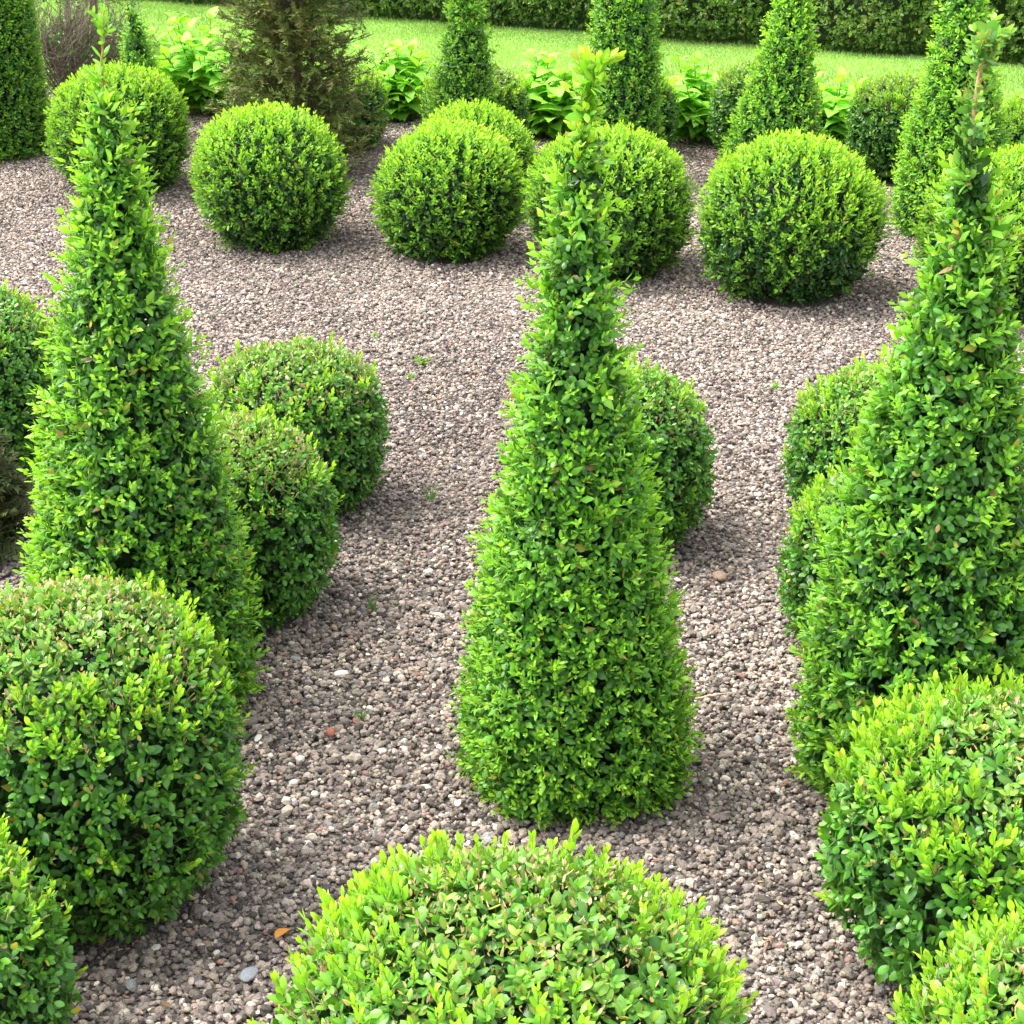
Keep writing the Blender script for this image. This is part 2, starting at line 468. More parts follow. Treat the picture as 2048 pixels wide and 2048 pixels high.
# far row of unsheared balls
GB = 'leafy lime boxwood balls on the far side of the gravel'
B = [
 ('leafy lime boxwood ball directly behind the tip of the left cone', -1.735, 7.746, .325, .545, 1.0),
 ('leafy boxwood ball on open gravel in front of the brown conifer', -.961, 6.90, .320, .54, 1.0),
 ('leafy boxwood ball on gravel, overlapping a second leafy ball just behind it', -.246, 6.73, .298, .508, 1.05),
 ('mostly hidden leafy ball peeking over the top of the ball before it', -.165, 7.32, .285, .47, 1.05),
 ('leafy lime boxwood ball cut through by the thin tip of the middle cone', .373, 6.485, .325, .546, 1.02),
 ('widest fully visible leafy ball, on bare gravel right of the middle cone', 1.004, 6.20, .343, .58, 1.02),
 ('leafy lime ball behind the bare brown stem of the right cone', 1.758, 5.983, .345, .575, 1.0),
]
for i, (lb, x, y, R, h, br) in enumerate(B):
    leafy_ball('boxwood_ball', lb, x, y, R, h, 100 + i, GB, br)

# middle pairs of sheared balls
GM = 'sheared boxwood balls in pairs on the gravel'
Mi = [
 ('tall sheared ball cut by the frame edge, left of the left cone', -1.505, 4.454, .305, .56, 120, .35),
 ('round sheared ball with tan flecked crown, rear of the pair beside the left cone', -.573, 4.310, .254, .44, 80, 1.0),
 ('sheared ball with brown scorched top, the front of the pair right of the left cone', -.653, 3.685, .256, .472, 100, 1.2),
 ('dark sheared ball half hidden behind the right side of the middle cone', .263, 4.091, .254, .456, 90, .5),
 ('sheared ball with yellowish crown behind the right cone, the rear of its pair', .945, 4.16, .25, .42, 150, .8),
 ('sheared ball mostly hidden by the right cone, the front of its pair', .85, 3.45, .262, .44, 150, .8),
]
for i, (lb, x, y, R, h, sh, tn) in enumerate(Mi):
    clipped_ball('boxwood_ball', lb, x, y, R, h, 200 + i, GM, True, sh, tn, 1.25)

# nearest sheared balls
GN = 'sheared boxwood balls nearest the camera'
Ne = [
 ('big sheared dark green ball with brown crown, in front of the left cone', -.751, 2.599, .292, .588, 300, 1.15, 1.3, .0225),
 ('dark sheared ball cut off by the bottom corner below the big left ball', -.905, 2.06, .265, .452, 200, .5, 1.25, .023),
 ('pale green sheared ball with straw flecked dome, in front of the middle cone', -.008, 1.75, .328, .60, 360, 1.1, 1.25, .0245),
 ('sheared ball with large glossy leaves and long shoots, in front of the right cone', .812, 2.385, .302, .466, 430, .9, 1.4, .0265),
 ('yellowish sheared ball cut off by the bottom corner below the glossy leaved ball', .762, 1.79, .275, .45, 400, 1.2, 1.4, .025),
]
for i, (lb, x, y, R, h, sh, tn, dk, lf) in enumerate(Ne):
    clipped_ball('boxwood_ball', lb, x, y, R, h, 300 + i, GN, True, sh, tn, dk, leaf=lf, nn=2.25)

# dark sheared balls in the row at the back
GK = 'dark sheared boxwood balls at the back by the lawn'
Kk = [
 ('dark sheared ball half covered by the brown conifer', -.816, 8.627, .225, .385),
 ('dark sheared ball around the foot of the slim dark cone', -.174, 8.30, .268, .45),
 ('dark sheared ball mostly hidden behind the tall green cone behind the middle tip', .565, 8.45, .25, .41),
 ('dark sheared ball behind the bright yellowish cone at the back', 1.205, 8.38, .275, .46),
 ('dark sheared ball standing clear in front of the lawn, with bright rim on top', 1.776, 7.99, .255, .455),
 ('sheared ball in front of the lawn, cut by the right frame edge', 2.373, 7.734, .25, .43),
]
for i, (lb, x, y, R, h) in enumerate(Kk):
    clipped_ball('boxwood_ball', lb, x, y, R, h, 400 + i, GK, False, 150 if i < 4 else 260, .9, 1.15, .6, .023)

# three big cones with a long leader
GC = 'large boxwood cones with a long leading shoot'
cC = cone('boxwood_cone', 'tall middle boxwood cone, bright green, standing whole on the gravel with a yellow tip', .118, 2.965,
          [0, .03, .10, .18, .33, .49, .61, .75, .85, .95, 1.01, 1.08, 1.14, 1.21, 1.28],
          [.215, .240, .246, .238, .210, .188, .158, .135, .109, .091, .085, .072, .060, .049, .032], 501, GC, rot=.25)
cL = cone('boxwood_cone', 'broad left boxwood cone behind the big brown crowned ball', -.78, 3.234,
          [0, .04, .12, .33, .425, .54, .66, .77, .875, .978, 1.077, 1.17, 1.24, 1.28],
          [.218, .240, .244, .226, .210, .192, .168, .148, .127, .110, .092, .072, .053, .034], 502, GC, lean=(.028, 0), rot=.7)
cR = cone('boxwood_cone', 'right boxwood cone whose bare brown leader carries sparse rounded leaves', .80, 2.92,
          [0, .05, .12, .336, .557, .715, .867, .965, 1.06, 1.15, 1.24, 1.31],
          [.225, .243, .248, .228, .182, .158, .122, .106, .086, .062, .042, .028], 503, GC, lean=(-.022, 0), rot=.5, leaf=.025)

def leader(root, pts, r0, r1, bark, seed, npair, L, W, ca, cb, start=.05, side=0, a0=62, a1=18, dead=0):
    rs = rng(seed); pts = np.array(pts, float)
    t = np.linspace(0, 1, 16); q = np.stack([np.interp(t, np.linspace(0, 1, len(pts)), pts[:, i]) for i in range(3)], -1)
    q[1:-1] += rs.normal(0, .0012, (14, 3))
    f = np.clip(start + (1 - start) * (np.arange(npair) + rs.uniform(-.3, .3, npair)) / (npair - 1), 0, 1); f[-1] = 1
    P = np.stack([np.interp(f, t, q[:, i]) for i in range(3)], -1)
    ax = unit((q[-1] - q[0])[None])
    B_, D_, N_, L_, W_, C_ = [], [], [], [], [], []
    for s in (0, 1):
        az = rs.uniform(0, 6.28, npair) if s == 0 else az + 3.14 + rs.normal(0, .3, npair)
        rad = np.stack([np.cos(az), np.sin(az), 0 * az], -1)
        an = np.radians(a0 + (a1 - a0) * f) + rs.normal(0, .25, npair)
        ld = np.cos(an)[:, None] * ax + np.sin(an)[:, None] * rad
        ln = np.sin(an)[:, None] * ax - np.cos(an)[:, None] * rad + rs.normal(0, .3, (npair, 3))
        B_.append(P); D_.append(ld); N_.append(ln)
        L_.append(L * rs.uniform(.7, 1.2, npair) * (1 - .45 * f ** 2)); W_.append(W * rs.uniform(.8, 1.2, npair) * (1 - .45 * f ** 2))
        C_.append((ca + (cb - ca) * f[:, None]) * rs.uniform(.8, 1.2, (npair, 1)))
    parts = [leaves(*[np.concatenate(a) for a in (B_, D_, N_, L_, W_, C_)], FINE)]
    if side:     # short leafy side shoots
        g = rs.rand(side) * .92
        Ps = np.stack([np.interp(g, t, q[:, i]) for i in range(3)], -1)
        az = rs.uniform(0, 6.28, side)
        Ds = np.stack([np.cos(az), np.sin(az), rs.uniform(.5, 1.3, side)], -1)
        parts += sprigs(rs, Ps, Ds, 4, L * .9, W * .85, 60, 22, .012, np.tile(ca, (side, 1)), np.tile(cb, (side, 1)),
                        rs.uniform(.7, 1.2, side), FINE, stem=bark)
    if dead:     # dried seed clusters
        g = rs.rand(dead) * .85
        Ps = np.stack([np.interp(g, t, q[:, i]) for i in range(3)], -1) + rs.normal(0, .008, (dead, 3))
        parts += sprigs(rs, Ps, rand_dir(rs, dead), 3, .008, .005, 80, 40, .003, np.tile(A(.35, .23, .11), (dead, 1)), np.tile(A(.5, .36, .2), (dead, 1)),
                        np.ones(dead), MID)
    sh = build('leading_shoot', parts, M_YOUNG, root)
    build('stem', [tube(q, np.linspace(r0, r1, len(q)), bark)], M_BARK, sh)

leader(cC, [(0, 0, 1.2), (.006, 0, 1.30), (.014, 0, 1.355), (.024, 0, 1.40)], .004, .0015, (.22, .2, .06), 61, 24, .031, .0145, FRESH * 1.05, LIME * .9, side=34, a0=44, a1=10)
leader(cL, [(.036, 0, 1.2), (.030, 0, 1.28), (.036, 0, 1.35), (.045, 0, 1.435)], .004, .0018, (.36, .25, .08), 62, 14, .031, .014, FRESH * .9, FRESH * 1.25, side=10)
leader(cR, [(-.022, 0, 1.0), (-.024, 0, 1.14), (-.036, 0, 1.26), (-.032, 0, 1.38), (-.016, 0, 1.47)], .0085, .003, (.46, .31, .16), 63, 34, .029, .0165, A(.12, .32, .07), A(.26, .50, .08), side=44, a0=75, a1=40, dead=16)

# cones at the back
GP = 'clipped cones standing at the back in front of the lawn'
pz = np.array([0, .04, .12, .33, .54, .66, .77, .875, .978, 1.077, 1.17, 1.28, 1.36])
pr = np.array([.215, .238, .242, .224, .19, .168, .147, .125, .108, .09, .072, .045, .012])
def far_cone(lb, x, y, sr, sz, seed, tone, limey, lean=(0, 0), sq=.1):
    cone('boxwood_cone', lb, x, y, pz * sz, pr * sr, seed, GP, False, tone, lean, sq, .4, 1.0, .022, limey, .022)
far_cone('thick dark green column at the far left edge of the gravel', -2.50, 8.45, 1.16, 1.6, 601, .85, .25)
far_cone('small dark cone rising behind the leafy ball at the left tip', -1.86, 8.85, .66, .48, 602, 1.1, .3)
far_cone('slim dark green cone rising behind two overlapping leafy balls', -.222, 7.82, .76, .80, 603, .85, .3, (.03, 0))
far_cone('tall green cone directly behind the yellow tip of the middle cone', .493, 7.9, .84, 1.15, 604, 1.0, .4)
pz = np.array([0, .05, .15, .31, .45, .57, .7, .84, .97]); pr = np.array([.225, .243, .238, .208, .165, .13, .102, .077, .035])
far_cone('bright yellowish green cone behind the widest leafy ball', 1.145, 7.7, 1.0, 1.0, 605, 1.1, .62, (.07, 0))
far_cone('light green cone just behind the bare stem of the right cone', 1.79, 7.02, 1.02, 1.15, 606, 1.1, .55, (-.03, 0))

# ------------------------------------------------------------------ brown conifer, twiggy shrub, sparse shrub
def conifer(label, x, y, h, r, seed, ca, cb, n_br, trunks, group=None, low=.04, dens=1.0, name='conifer'):
    rs = rng(seed)
    root = thing(name, label, 'conifer', (x, y, 0), group); BUSHES.append((x, y, r * .3))
    tp = []
    for dx, dy, hh, rad, kx in trunks:
        z = np.linspace(0, hh, 12)
        tp.append(tube(np.stack([dx + kx * z + .008 * np.sin(z * 9 + dx * 50), dy + 0 * z, z], -1), rad * (1 - .8 * z / hh), (.12, .075, .05)))
    tr = build('trunk', tp, M_BARK, root)
    az = rs.uniform(0, 6.28, n_br); z0 = low * h + (h * .95 - low * h) * rs.rand(n_br)
    rr = r * np.clip(1.08 - .75 * (z0 / h) ** 1.5, .1, 1.1) * rs.uniform(.65, 1.1, n_br)
    d = np.stack([np.cos(az), np.sin(az), rs.uniform(-.1, .55, n_br)], -1)
    st = np.stack([0 * az, 0 * az, z0], -1); en = st + d * rr[:, None]
    parts = [sticks(st, en, np.full(n_br, .0028), np.full(n_br, .0008), np.tile(A(.13, .10, .06), (n_br, 1)))]
    # flat sprays along the outer part of each branch
    k = int(9 * dens)
    f = rs.uniform(.25, 1.0, (n_br, k)); Ps = (st[:, None] + (en - st)[:, None] * f[..., None]).reshape(-1, 3)
    Dd = np.repeat(unit(d), k, 0) + rs.normal(0, .55, (n_br * k, 3)); Dd = unit(Dd)
    m = len(Ps); u, v = frames(Dd); flat = unit(u + .4 * rs.normal(size=(m, 3)))
    mixc = np.clip(np.repeat(rs.rand(n_br), k)[:, None] * .8 + rs.normal(0, .15, (m, 1)), 0, 1)
    c = (ca + (cb - ca) * mixc) * rs.uniform(.6, 1.3, (m, 1))
    Ls = rs.uniform(.035, .075, m)
    Bs, Ds, Ns, LL, WW, CC = [], [], [], [], [], []
    for j in range(9):
        t = j / 9; sg = (-1) ** j
        ang = sg * rs.uniform(.5, 1.0, m)
        dl = Dd * np.cos(ang)[:, None] + flat * np.sin(ang)[:, None] + rs.normal(0, .15, (m, 3))
        Bs.append(Ps + Dd * (Ls * t)[:, None]); Ds.append(dl); Ns.append(np.cross(Dd, flat) + rs.normal(0, .3, (m, 3)))
        LL.append(Ls * rs.uniform(.35, .6, m) * (1 - .5 * t)); WW.append(np.full(m, .0078)); CC.append(c * rs.uniform(.85, 1.15, (m, 1)))
    parts.append(leaves(*[np.concatenate(a) for a in (Bs, Ds, Ns, LL, WW, CC)], NEEDLE))
    build('crown', parts, M_CONIF, root)
    return root

conifer('brownish half bare conifer with two visible trunks among pale leafy plants', -.99, 8.07, 1.55, .36, 71, A(.15, .155, .05), A(.15, .26, .055), 720,
        [(.02, 0, 1.4, .022, 0), (-.085, .05, 1.2, .016, -.02), (.055, -.02, 1.1, .013, .05)], dens=1.5, low=.02)
conifer('sparse olive conifer behind the twiggy brown shrub, at the back left', -2.75, 11.4, 1.7, .5, 72, A(.07, .09, .025), A(.16, .22, .045), 420,
        [(.10, 0, 1.6, .03, .0), (-.05, 0, 1.3, .02, -.03)], dens=.9, low=.15)
conifer('dark brown and green yew shrub cut by the left frame edge', -1.355, 3.97, .34, .13, 73, A(.06, .06, .025), A(.055, .11, .03), 230,
        [(0, 0, .28, .012, 0)], dens=1.2, low=.05, name='yew_shrub')

def twiggy(label, x, y, h, r, seed):
    rs = rng(seed)
    root = thing('twiggy_shrub', label, 'shrub', (x, y, 0)); BUSHES.append((x, y, .08))
    n = 90
    az = rs.uniform(0, 6.28, n); sp = rs.uniform(.15, 1, n)
    st = np.stack([.03 * np.cos(az), .03 * np.sin(az), 0 * az], -1)
    en = np.stack([r * sp * np.cos(az), r * sp * np.sin(az), h * rs.uniform(.5, 1, n)], -1)
    bc = A(.14, .11, .085)
    parts = [sticks(st, en, np.full(n, .005), np.full(n, .002), np.tile(bc, (n, 1)) * rs.uniform(.6, 1.3, (n, 1)))]
    tips = [en]
    for lev, (k, ln, ra) in enumerate([(7, .16, .0022), (5, .09, .0014)]):
        src_s, src_e = st, en
        m = len(src_s) * k
        f = rs.uniform(.3, 1, m); ii = np.repeat(np.arange(len(src_s)), k)
        P = src_s[ii] + (src_e[ii] - src_s[ii]) * f[:, None]
        D = unit(unit(src_e[ii] - src_s[ii]) + rs.normal(0, .55, (m, 3)) + A(.25, 0, .15))
        E_ = P + D * (ln * rs.uniform(.5, 1.3, m))[:, None]
        parts.append(sticks(P, E_, np.full(m, ra), np.full(m, ra * .6), np.tile(bc, (m, 1)) * rs.uniform(.6, 1.5, (m, 1))))
        st, en = P, E_
    build('branches', parts, M_BARK, root)
    k = 420
    P = en[rs.choice(len(en), k)]
    build('foliage', sprigs(rs, P, rand_dir(rs, k), 2, .022, .012, 60, 40, .01, np.tile(MATURE, (k, 1)), np.tile(MIDG, (k, 1)), rs.uniform(.6, 1.1, k), MID), M_LEAF, root)
twiggy('bare brown twiggy shrub between the dark left column and a leafy ball', -2.35, 9.5, .52, .36, 75)

# ------------------------------------------------------------------ pale broad-leaved plants along the lawn edge
GH = 'pale broad leaved plants along the edge of the lawn'
def broad_plant(lb, x, y, h, r, seed, nst=26, tone=1.0):
    nst = int(nst * 1.9)
    rs = rng(seed)
    root = thing('leafy_plant', lb, 'plant', (x, y, 0), GH); BUSHES.append((x, y, r * .45))
    stems = []; B_, D_, N_, L_, C_ = [], [], [], [], []
    for i in range(nst):
        az = rs.uniform(0, 6.28); s = math.sqrt(rs.rand()); hh = h * rs.uniform(.5, 1.0) * (1 - .3 * s * s)
        b = A(.3 * r * s * math.cos(az), .3 * r * s * math.sin(az), 0)
        e = A(.82 * r * s * math.cos(az), .82 * r * s * math.sin(az), hh)
        t = np.linspace(0, 1, 7)[:, None]
        q = b + (e - b) * t; q[:, :2] -= (e - b)[:2] * (.18 * np.sin(t * 3.14))
        stems.append(tube(q, np.linspace(.0042, .002, 7), (.18, .22, .06), 5))
        npair = 4 + int(hh / .09)
        for j in range(npair):
            f = .18 + .82 * (j + rs.rand() * .5) / npair; f = min(f, 1)
            p = b + (e - b) * f; p[:2] -= (e - b)[:2] * (.18 * math.sin(f * 3.14))
            a0 = j * 1.57 + i
            for k in (0, 1):
                a = a0 + k * 3.14 + rs.normal(0, .3)
                el = rs.uniform(-.15, .45) + .55 * (f > .9)
                B_.append(p); D_.append((math.cos(a) * math.cos(el), math.sin(a) * math.cos(el), math.sin(el)))
                N_.append((rs.normal(0, .25) - .5 * math.cos(a) * math.sin(el), rs.normal(0, .25) - .5 * math.sin(a) * math.sin(el), 1))
                L_.append(rs.uniform(.07, .125) * (1 - .25 * (f > .9)))
                g = np.clip(f * 1.05 + rs.normal(0, .12), 0, 1)
                C_.append((A(.18, .47, .06) + (A(.33, .66, .08) - A(.18, .47, .06)) * g) * rs.uniform(.85, 1.15) * tone)
    L_ = np.array(L_)
    for st in stems: build('stem', [st], M_BARK, root)
    build('foliage', [leaves(np.array(B_), np.array(D_), np.array(N_, float), L_, L_ * rs.uniform(.62, .8, len(L_)), np.array(C_), HEART)], M_BROAD, root)
broad_plant('large pale green broad leaved plant left of the brown conifer', -1.64, 9.5, .52, .50, 81, 30)
broad_plant('pale broad leaved plant between the brown conifer and the slim dark cone', -.62, 9.25, .43, .34, 82, 24)
broad_plant('pale broad leaved plant left of the yellow tip of the middle cone', .19, 8.85, .44, .32, 83, 24)
broad_plant('pale broad leaved plant between the two tall cones at the back', .93, 8.75, .44, .27, 84, 20)
broad_plant('palest broad leaved plant, left of the dark ball standing clear on the right', 1.60, 8.75, .38, .25, 85, 18, 1.1)

# ------------------------------------------------------------------ hedge
def hedge():
    rs = rng(90)
    a, b = A(-2.64, 13.34), A(3.08, 10.69); d = unit((b - a)[None])[0]; nrm = A(d[1], -d[0])   # faces the garden
    if nrm[1] > 0: nrm = -nrm
    a = a - d * 3.0; b = b + d * 3.0; Ln = np.linalg.norm(b - a); Hh, dep = 1.9, 1.1
    root = thing('clipped_hedge', 'long dark green clipped hedge standing across the back of the lawn', 'hedge', (a[0], a[1], 0))
    to = lambda s, o, z: np.stack([d[0] * s - nrm[0] * o, d[1] * s - nrm[1] * o, z], -1)
    def wob(s, z): return .035 * np.sin(s * 2.3 + z * 1.7) + .025 * np.sin(s * 5.1 - z * 4.2 + 1) + .02 * np.sin(s * 11 + z * 7)
    # dense inner body
    ns, nz = 120, 16
    s = np.repeat(np.linspace(0, Ln, ns), nz); z = np.tile(np.linspace(.08, Hh - .08, nz), ns)
    V = to(s, .10 + wob(s, z), z); T = []
    for i in range(ns - 1):
        for k in range(nz - 1):
            p = i * nz + k; T += [(p, p + nz, p + nz + 1), (p, p + nz + 1, p + 1)]
    base = len(V); s2 = np.linspace(0, Ln, ns)
    V = np.concatenate([V, to(s2, np.full(ns, dep), np.full(ns, Hh - .08)), to(s2, np.full(ns, dep), np.full(ns, .08))])
    for i in range(ns - 1):
        t0, t1 = i * nz + nz - 1, (i + 1) * nz + nz - 1; u0, u1 = base + i, base + i + 1; l0, l1 = base + ns + i, base + ns + i + 1
        T += [(t0, t1, u1), (t0, u1, u0), (u0, u1, l1), (u0, l1, l0)]
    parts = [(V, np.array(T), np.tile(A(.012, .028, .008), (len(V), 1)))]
    n = 26000
    s = rs.uniform(0, Ln, n); z = .03 + (Hh - .03) * rs.rand(n) ** 1.25
    o = wob(s, z) + rs.uniform(-.01, .07, n); o += np.where(z < .16, (.16 - z) * .9, 0)
    P = to(s, o, z)
    D = np.tile(A(nrm[0], nrm[1], .25), (n, 1)) + rs.normal(0, .55, (n, 3))
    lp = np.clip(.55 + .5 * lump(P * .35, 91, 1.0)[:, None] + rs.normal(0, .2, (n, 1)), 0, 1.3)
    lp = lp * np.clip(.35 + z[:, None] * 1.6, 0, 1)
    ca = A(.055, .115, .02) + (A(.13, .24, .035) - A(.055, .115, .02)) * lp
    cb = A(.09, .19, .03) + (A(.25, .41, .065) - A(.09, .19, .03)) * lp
    brown = rs.rand(n) < .07
    cb[brown] = A(.30, .24, .10)
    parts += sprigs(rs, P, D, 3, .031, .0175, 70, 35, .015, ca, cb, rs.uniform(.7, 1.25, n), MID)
    n = 4200     # the flat top
    s = rs.uniform(0, Ln, n); o = rs.uniform(0, dep, n); P = to(s, o, Hh + .02 * np.sin(s * 7) - .03 * rs.rand(n))
    parts += sprigs(rs, P, A(0, 0, 1) + rs.normal(0, .5, (n, 3)), 3, .036, .02, 70, 35, .016, np.tile(MATURE, (n, 1)), np.tile(MIDG, (n, 1)), rs.uniform(.7, 1.2, n), MID)
    k = 30       # stems seen in the dark gap at the foot
    s = rs.uniform(0, Ln, k); st = [tube(to(np.full(4, v), np.full(4, .16) + rs.normal(0, .02, 4), np.linspace(-.02, .4, 4)), np.full(4, .013), (.1, .075, .055), 6) for v in s]
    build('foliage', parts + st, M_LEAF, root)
    return a, d, nrm, Ln
hedge()

# ------------------------------------------------------------------ ground, gravel bed, lawn
def sheet(name, poly, z, m):
    me = bpy.data.meshes.new(name); me.from_pydata([(x, y, z) for x, y in poly], [], [tuple(range(len(poly)))]); me.materials.append(m)
    return tag(link(bpy.data.objects.new(name, me)), kind='structure')
sheet('ground', [(-300, -300), (300, -300), (300, 300), (-300, 300)], -.03, M_GROUND)
EDGE = lambda x: 9.75 - .30 * (x + 1.5)       # front edge of the lawn
xs = np.linspace(-9, 9, 61)
wav = lambda x: EDGE(x) + .03 * math.sin(x * 5) + .02 * math.sin(x * 13 + 1)
sheet('gravel_bed', [(-9, -3), (9, -3)] + [(x, wav(x) + .25) for x in xs[::-1]], -.006, M_BED)
sheet('lawn', [(x, wav(x)) for x in xs] + [(9, 30), (-9, 30)], .006, M_LAWN)

F = np.array([0, math.cos(math.radians(PITCH)), -math.sin(math.radians(PITCH))]); Up = np.array([0, math.sin(math.radians(PITCH)), math.cos(math.radians(PITCH))])
def in_view(P, m=.09):       # the part of the ground worth scattering on (the photo's field plus a margin)
    q = P - A(0, 0, CAM_H); dd = q @ F
    return (np.abs(q[:, 0] / dd) < .2926 + m) & (q @ Up / dd > -.2926 - m) & (dd > .2)

def grass():
    rs = rng(95); n = 330000
    x = rs.uniform(-5, 5.5, n); y = rs.uniform(8.2, 14.5, n)
    y0 = np.array([wav(v) for v in x]); back = 12.12 - .463 * x
    k = (y > y0 - .03) & (y < back + .1); x, y = x[k], y[k]
    P = np.stack([x, y, np.full(len(x), .004)], -1); P = P[in_view(P, .06)]; n = len(P)
    h = rs.uniform(.016, .036, n)
    lp = lump(P * .25, 96, 1)[:, None]
    c = A(.27, .46, .12) * (1 + .35 * np.clip(lp, -1, 1)) + A(.07, .07, .01) * rs.rand(n, 1)
    dry = (lump(P * .3, 97, 1) + rs.normal(0, .5, n)) > 1.25
    c[dry] = A(.5, .5, .2)
    D = A(0, 0, 1) + rs.normal(0, .45, (n, 3)); D[:, 2] = np.abs(D[:, 2])
    tag(build('grass', [leaves(P, D, rand_dir(rs, n), h, np.full(n, .0065), c, NEEDLE)], M_GRASS), kind='stuff')
grass()

def ico(sub):
    import bmesh
    bm = bmesh.new(); bmesh.ops.create_icosphere(bm, subdivisions=sub, radius=1)
    bmesh.ops.triangulate(bm, faces=bm.faces)
    V = np.array([v.co[:] for v in bm.verts]); T = np.array([[v.index for v in f.verts] for f in bm.faces]); bm.free()
    return V, T

def gravel():
    rs = rng(99)
    def protos(sub, k):
        out = []
        for i in range(k):
            V, T = ico(sub)
            q = np.linalg.qr(rs.normal(size=(3, 3)))[0]; V = V @ q.T
            V = V * (1 + .24 * lump(V * .35, 1000 + i, 1.1)[:, None] + .10 * rs.normal(size=(len(V), 1)))
            V = V * A(rs.uniform(.85, 1.35), rs.uniform(.7, 1.0), rs.uniform(.6, .9))
            c = V[T].mean(1)[:, 2] > -.34
            T = T[c]; used = np.unique(T); mp = np.full(len(V), -1); mp[used] = np.arange(len(used))
            out.append((V[used], mp[T]))
        return out
    near, far = protos(2, 26), protos(1, 26)
    pal = np.array([(.060, .050, .048), (.115, .095, .087), (.17, .138, .122), (.25, .20, .172), (.33, .255, .21), (.46, .40, .36), (.24, .125, .09), (.15, .15, .165)])
    pw = np.array([.10, .22, .30, .20, .105, .03, .02, .025])
    parts = []
    for sub, y0, y1, dens in ((0, 1.25, 3.7, 14500), (1, 3.7, 10.9, 11800)):
        n = int((y1 - y0) * 9 * dens)
        P = np.stack([rs.uniform(-4.5, 4.5, n), rs.uniform(y0, y1, n), np.zeros(n)], -1)
        P = P[in_view(P, .07)]
        P = P[P[:, 1] < EDGE(P[:, 0]) + .02]
        for bx, by, br in BUSHES:
            P = P[(P[:, 0] - bx) ** 2 + (P[:, 1] - by) ** 2 > (br * .8) ** 2]
        n = len(P)
        s = np.exp(rs.normal(math.log(.0047 if not sub else .0052), (.33 if not sub else .28), n)); s = np.clip(s, .003, .0145)
        P[:, 2] = rs.uniform(-.002, .006, n) + .008 * lump(P * .4, 98, 1.0)
        ci = rs.choice(len(pal), n, p=pw / pw.sum())
        patch = np.clip(1 + .20 * lump(P * .22, 97, 1.0) + .10 * lump(P * .8, 96, 1.0), .55, 1.4)[:, None]
        c = A(1.68, 1.59, 1.44) * (.60 * pal[ci] + .38 * pal[ci].mean(1, keepdims=True)) * rs.uniform(.8, 1.22, (n, 1)) * rs.uniform(.96, 1.04, (n, 3)) * patch
        kind = rs.randint(0, 26, n); rot = rs.uniform(0, 6.28, n)
        for j, (V, T) in enumerate((far if sub else near)):
            i = np.where(kind == j)[0]
            if len(i) == 0: continue
            cr, sr = np.cos(rot[i]) * s[i], np.sin(rot[i]) * s[i]
            X = V[None, :, 0] * cr[:, None] - V[None, :, 1] * sr[:, None] + P[i, 0:1]
            Y = V[None, :, 0] * sr[:, None] + V[None, :, 1] * cr[:, None] + P[i, 1:2]
            Z = V[None, :, 2] * s[i][:, None] + P[i, 2:3]
            parts.append((np.stack([X, Y, Z], -1).reshape(-1, 3), (T[None] + (np.arange(len(i)) * len(V))[:, None, None]).reshape(-1, 3),
                          np.repeat(c[i], len(V), 0)))
    o = build('gravel', parts, M_STONE, smooth=False)
    tag(o, kind='stuff')
    print('gravel tris', len(o.data.polygons))
gravel()

# ------------------------------------------------------------------ small things lying on the gravel
def litter():
    rs = rng(101); P = []
    for bx, by, br in BUSHES:
        k = int(26 if by < 5 else 12); a = rs.uniform(0, 6.28, k); q = (br / .8) * rs.uniform(.85, 1.5, k)
        P.append(np.stack([bx + q * np.cos(a), by + q * np.sin(a), np.full(k, .013)], -1))
    P = np.concatenate(P); P = P[in_view(P, .05) & (P[:, 1] < EDGE(P[:, 0]))]; n = len(P)
    D = rand_dir(rs, n) * A(1, 1, .25); N = A(0, 0, 1) + rs.normal(0, .4, (n, 3))
    pal = np.array([(.34, .22, .11), (.5, .38, .2), (.22, .13, .07), (.16, .2, .05), (.10, .07, .05)])
    c = pal[rs.randint(0, 5, n)] * rs.uniform(.6, 1.2, (n, 1)); L = rs.uniform(.008, .02, n)
    tag(build('leaf_litter', [leaves(P, D, N, L, L * rs.uniform(.15, .5, n), c, MID)], M_LITTER), kind='stuff')
litter()
def weed(lb, x, y, s, seed):
    rs = rng(seed); k = 7
    az = rs.uniform(0, 6.28, k); D = np.stack([np.cos(az), np.sin(az), rs.uniform(.4, 1.4, k)], -1)
    o = build('weed', sprigs(rs, np.tile(A(0, 0, .006), (k, 1)) , D, 3, .016 * s, .008 * s, 60, 25, .008 * s, np.tile(A(.14, .32, .05), (k, 1)), np.tile(A(.24, .45, .08), (k, 1)), rs.uniform(.7, 1.2, k), MID, stem=(.15, .25, .05)), M_YOUNG)
    o.location = (x, y, 0); tag(o, lb, 'weed', 'small weeds sprouting in the gravel')
def blade_tuft(lb, x, y, s, seed):
    rs = rng(seed); k = 14
    D = A(0, 0, 1) + rs.normal(0, .4, (k, 3))
    o = build('grass_tuft', [leaves(rs.normal(0, .006, (k, 3)) * A(1, 1, 0), D, rand_dir(rs, k), rs.uniform(.03, .055, k) * s, np.full(k, .004), np.tile(A(.12, .28, .05), (k, 1)), NEEDLE)], M_YOUNG)
    o.location = (x, y, .002); tag(o, lb, 'weed', 'small weeds sprouting in the gravel')
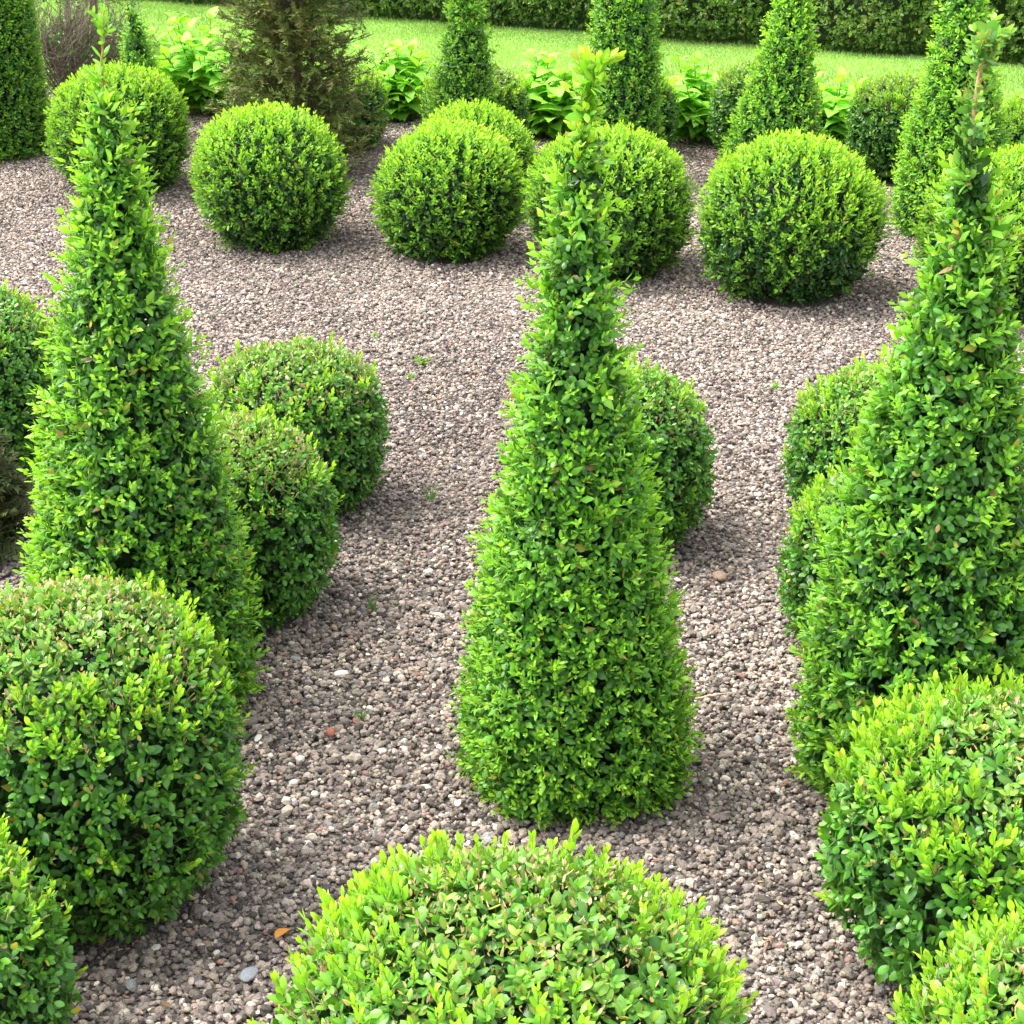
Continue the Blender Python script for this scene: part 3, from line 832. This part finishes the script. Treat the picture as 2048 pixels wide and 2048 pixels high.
def fallen(lb, x, y, z, L, W, col, rz, seed, tilt=.3, name='fallen_leaf'):
    rs = rng(seed)
    D = A(math.cos(rz), math.sin(rz), tilt * .3)[None]; N = A(rs.normal(0, tilt), rs.normal(0, tilt), 1)[None]
    o = build(name, [leaves(A(0, 0, 0)[None], D, N, A(L), A(W), np.array(col, float)[None], HEART)], M_LITTER)
    o.location = (x, y, z); tag(o, lb, 'leaf')
def twig(lb, x, y, L, r, col, rz, seed):
    rs = rng(seed); t = np.linspace(-.5, .5, 7)
    q = np.stack([math.cos(rz) * t * L + rs.normal(0, .0015, 7), math.sin(rz) * t * L + rs.normal(0, .0015, 7), .012 + .002 * np.sin(t * 5)], -1)
    o = build('twig', [tube(q, r * np.array([.75, .95, 1, 1, .95, .85, .6]), col, 6)], M_BARK); o.location = (x, y, 0); tag(o, lb, 'twig')
def stone(lb, x, y, s, col, seed):
    rs = rng(seed); V, T = ico(3)
    V = V * (1 + .16 * lump(V * .25, seed, .9)[:, None]) * A(*s)
    o = build('stone', [(V, T, np.tile(A(*col), (len(V), 1)))], M_STONE); o.location = (x, y, .008); o.rotation_euler = (.12, .08, rs.uniform(0, 3)); tag(o, lb, 'stone')
weed('little green weed right of the front leafy ball pair, topmost weed on open gravel', -.466, 5.659, .8, 1)
weed('largest pale green weed in the middle of the open gravel', -.29, 5.391, 1.3, 2)
weed('pale weed just below the largest weed on the open gravel', -.318, 5.26, .8, 3)
weed('tiny pale weed left of the sheared pair beside the right cone', .824, 5.154, 1.0, 4)
blade_tuft('tuft of thin grass blades on gravel left of the middle cone', -.221, 4.312, 1.1, 5)
blade_tuft('thin grass tuft on gravel beside the scorched topped ball', -.329, 3.659, 1.1, 6)
blade_tuft('sparse grass tuft on gravel beside the foot of the middle cone', -.32, 3.172, .8, 7)
fallen('white petal like leaf on gravel beside the big brown crowned ball', -.525, 3.064, .014, .034, .012, (.75, .72, .62), 1.2, 1)
fallen('white petal like leaf at the lower left foot of the middle cone', -.105, 2.83, .014, .028, .014, (.8, .76, .68), 1.5, 2)
fallen('orange curled leaf on gravel beside the pale front ball', -.405, 2.433, .014, .036, .02, (.6, .26, .05), .9, 4)
twig('pale thin twig on gravel right of the foot of the middle cone', .422, 3.25, .075, .0028, (.5, .38, .27), .25, 1)
twig('thicker tan twig on gravel at the left foot of the right cone', .60, 3.327, .06, .0045, (.46, .35, .27), .7, 2)
stone('large smooth tan stone on gravel between the middle and right cones', .509, 3.835, (.024, .017, .011), (.3, .22, .16), 1)
stone('flat grey slate stone on gravel left of the pale front ball', -.439, 2.343, (.021, .013, .006), (.3, .31, .33), 2)
stone('reddish stone on the gravel between the left and middle cones', -.374, 3.108, (.013, .011, .009), (.33, .13, .09), 3)
stone('pale white pebble on the gravel above the orange leaf', -.43, 2.92, (.010, .008, .007), (.75, .68, .62), 5)
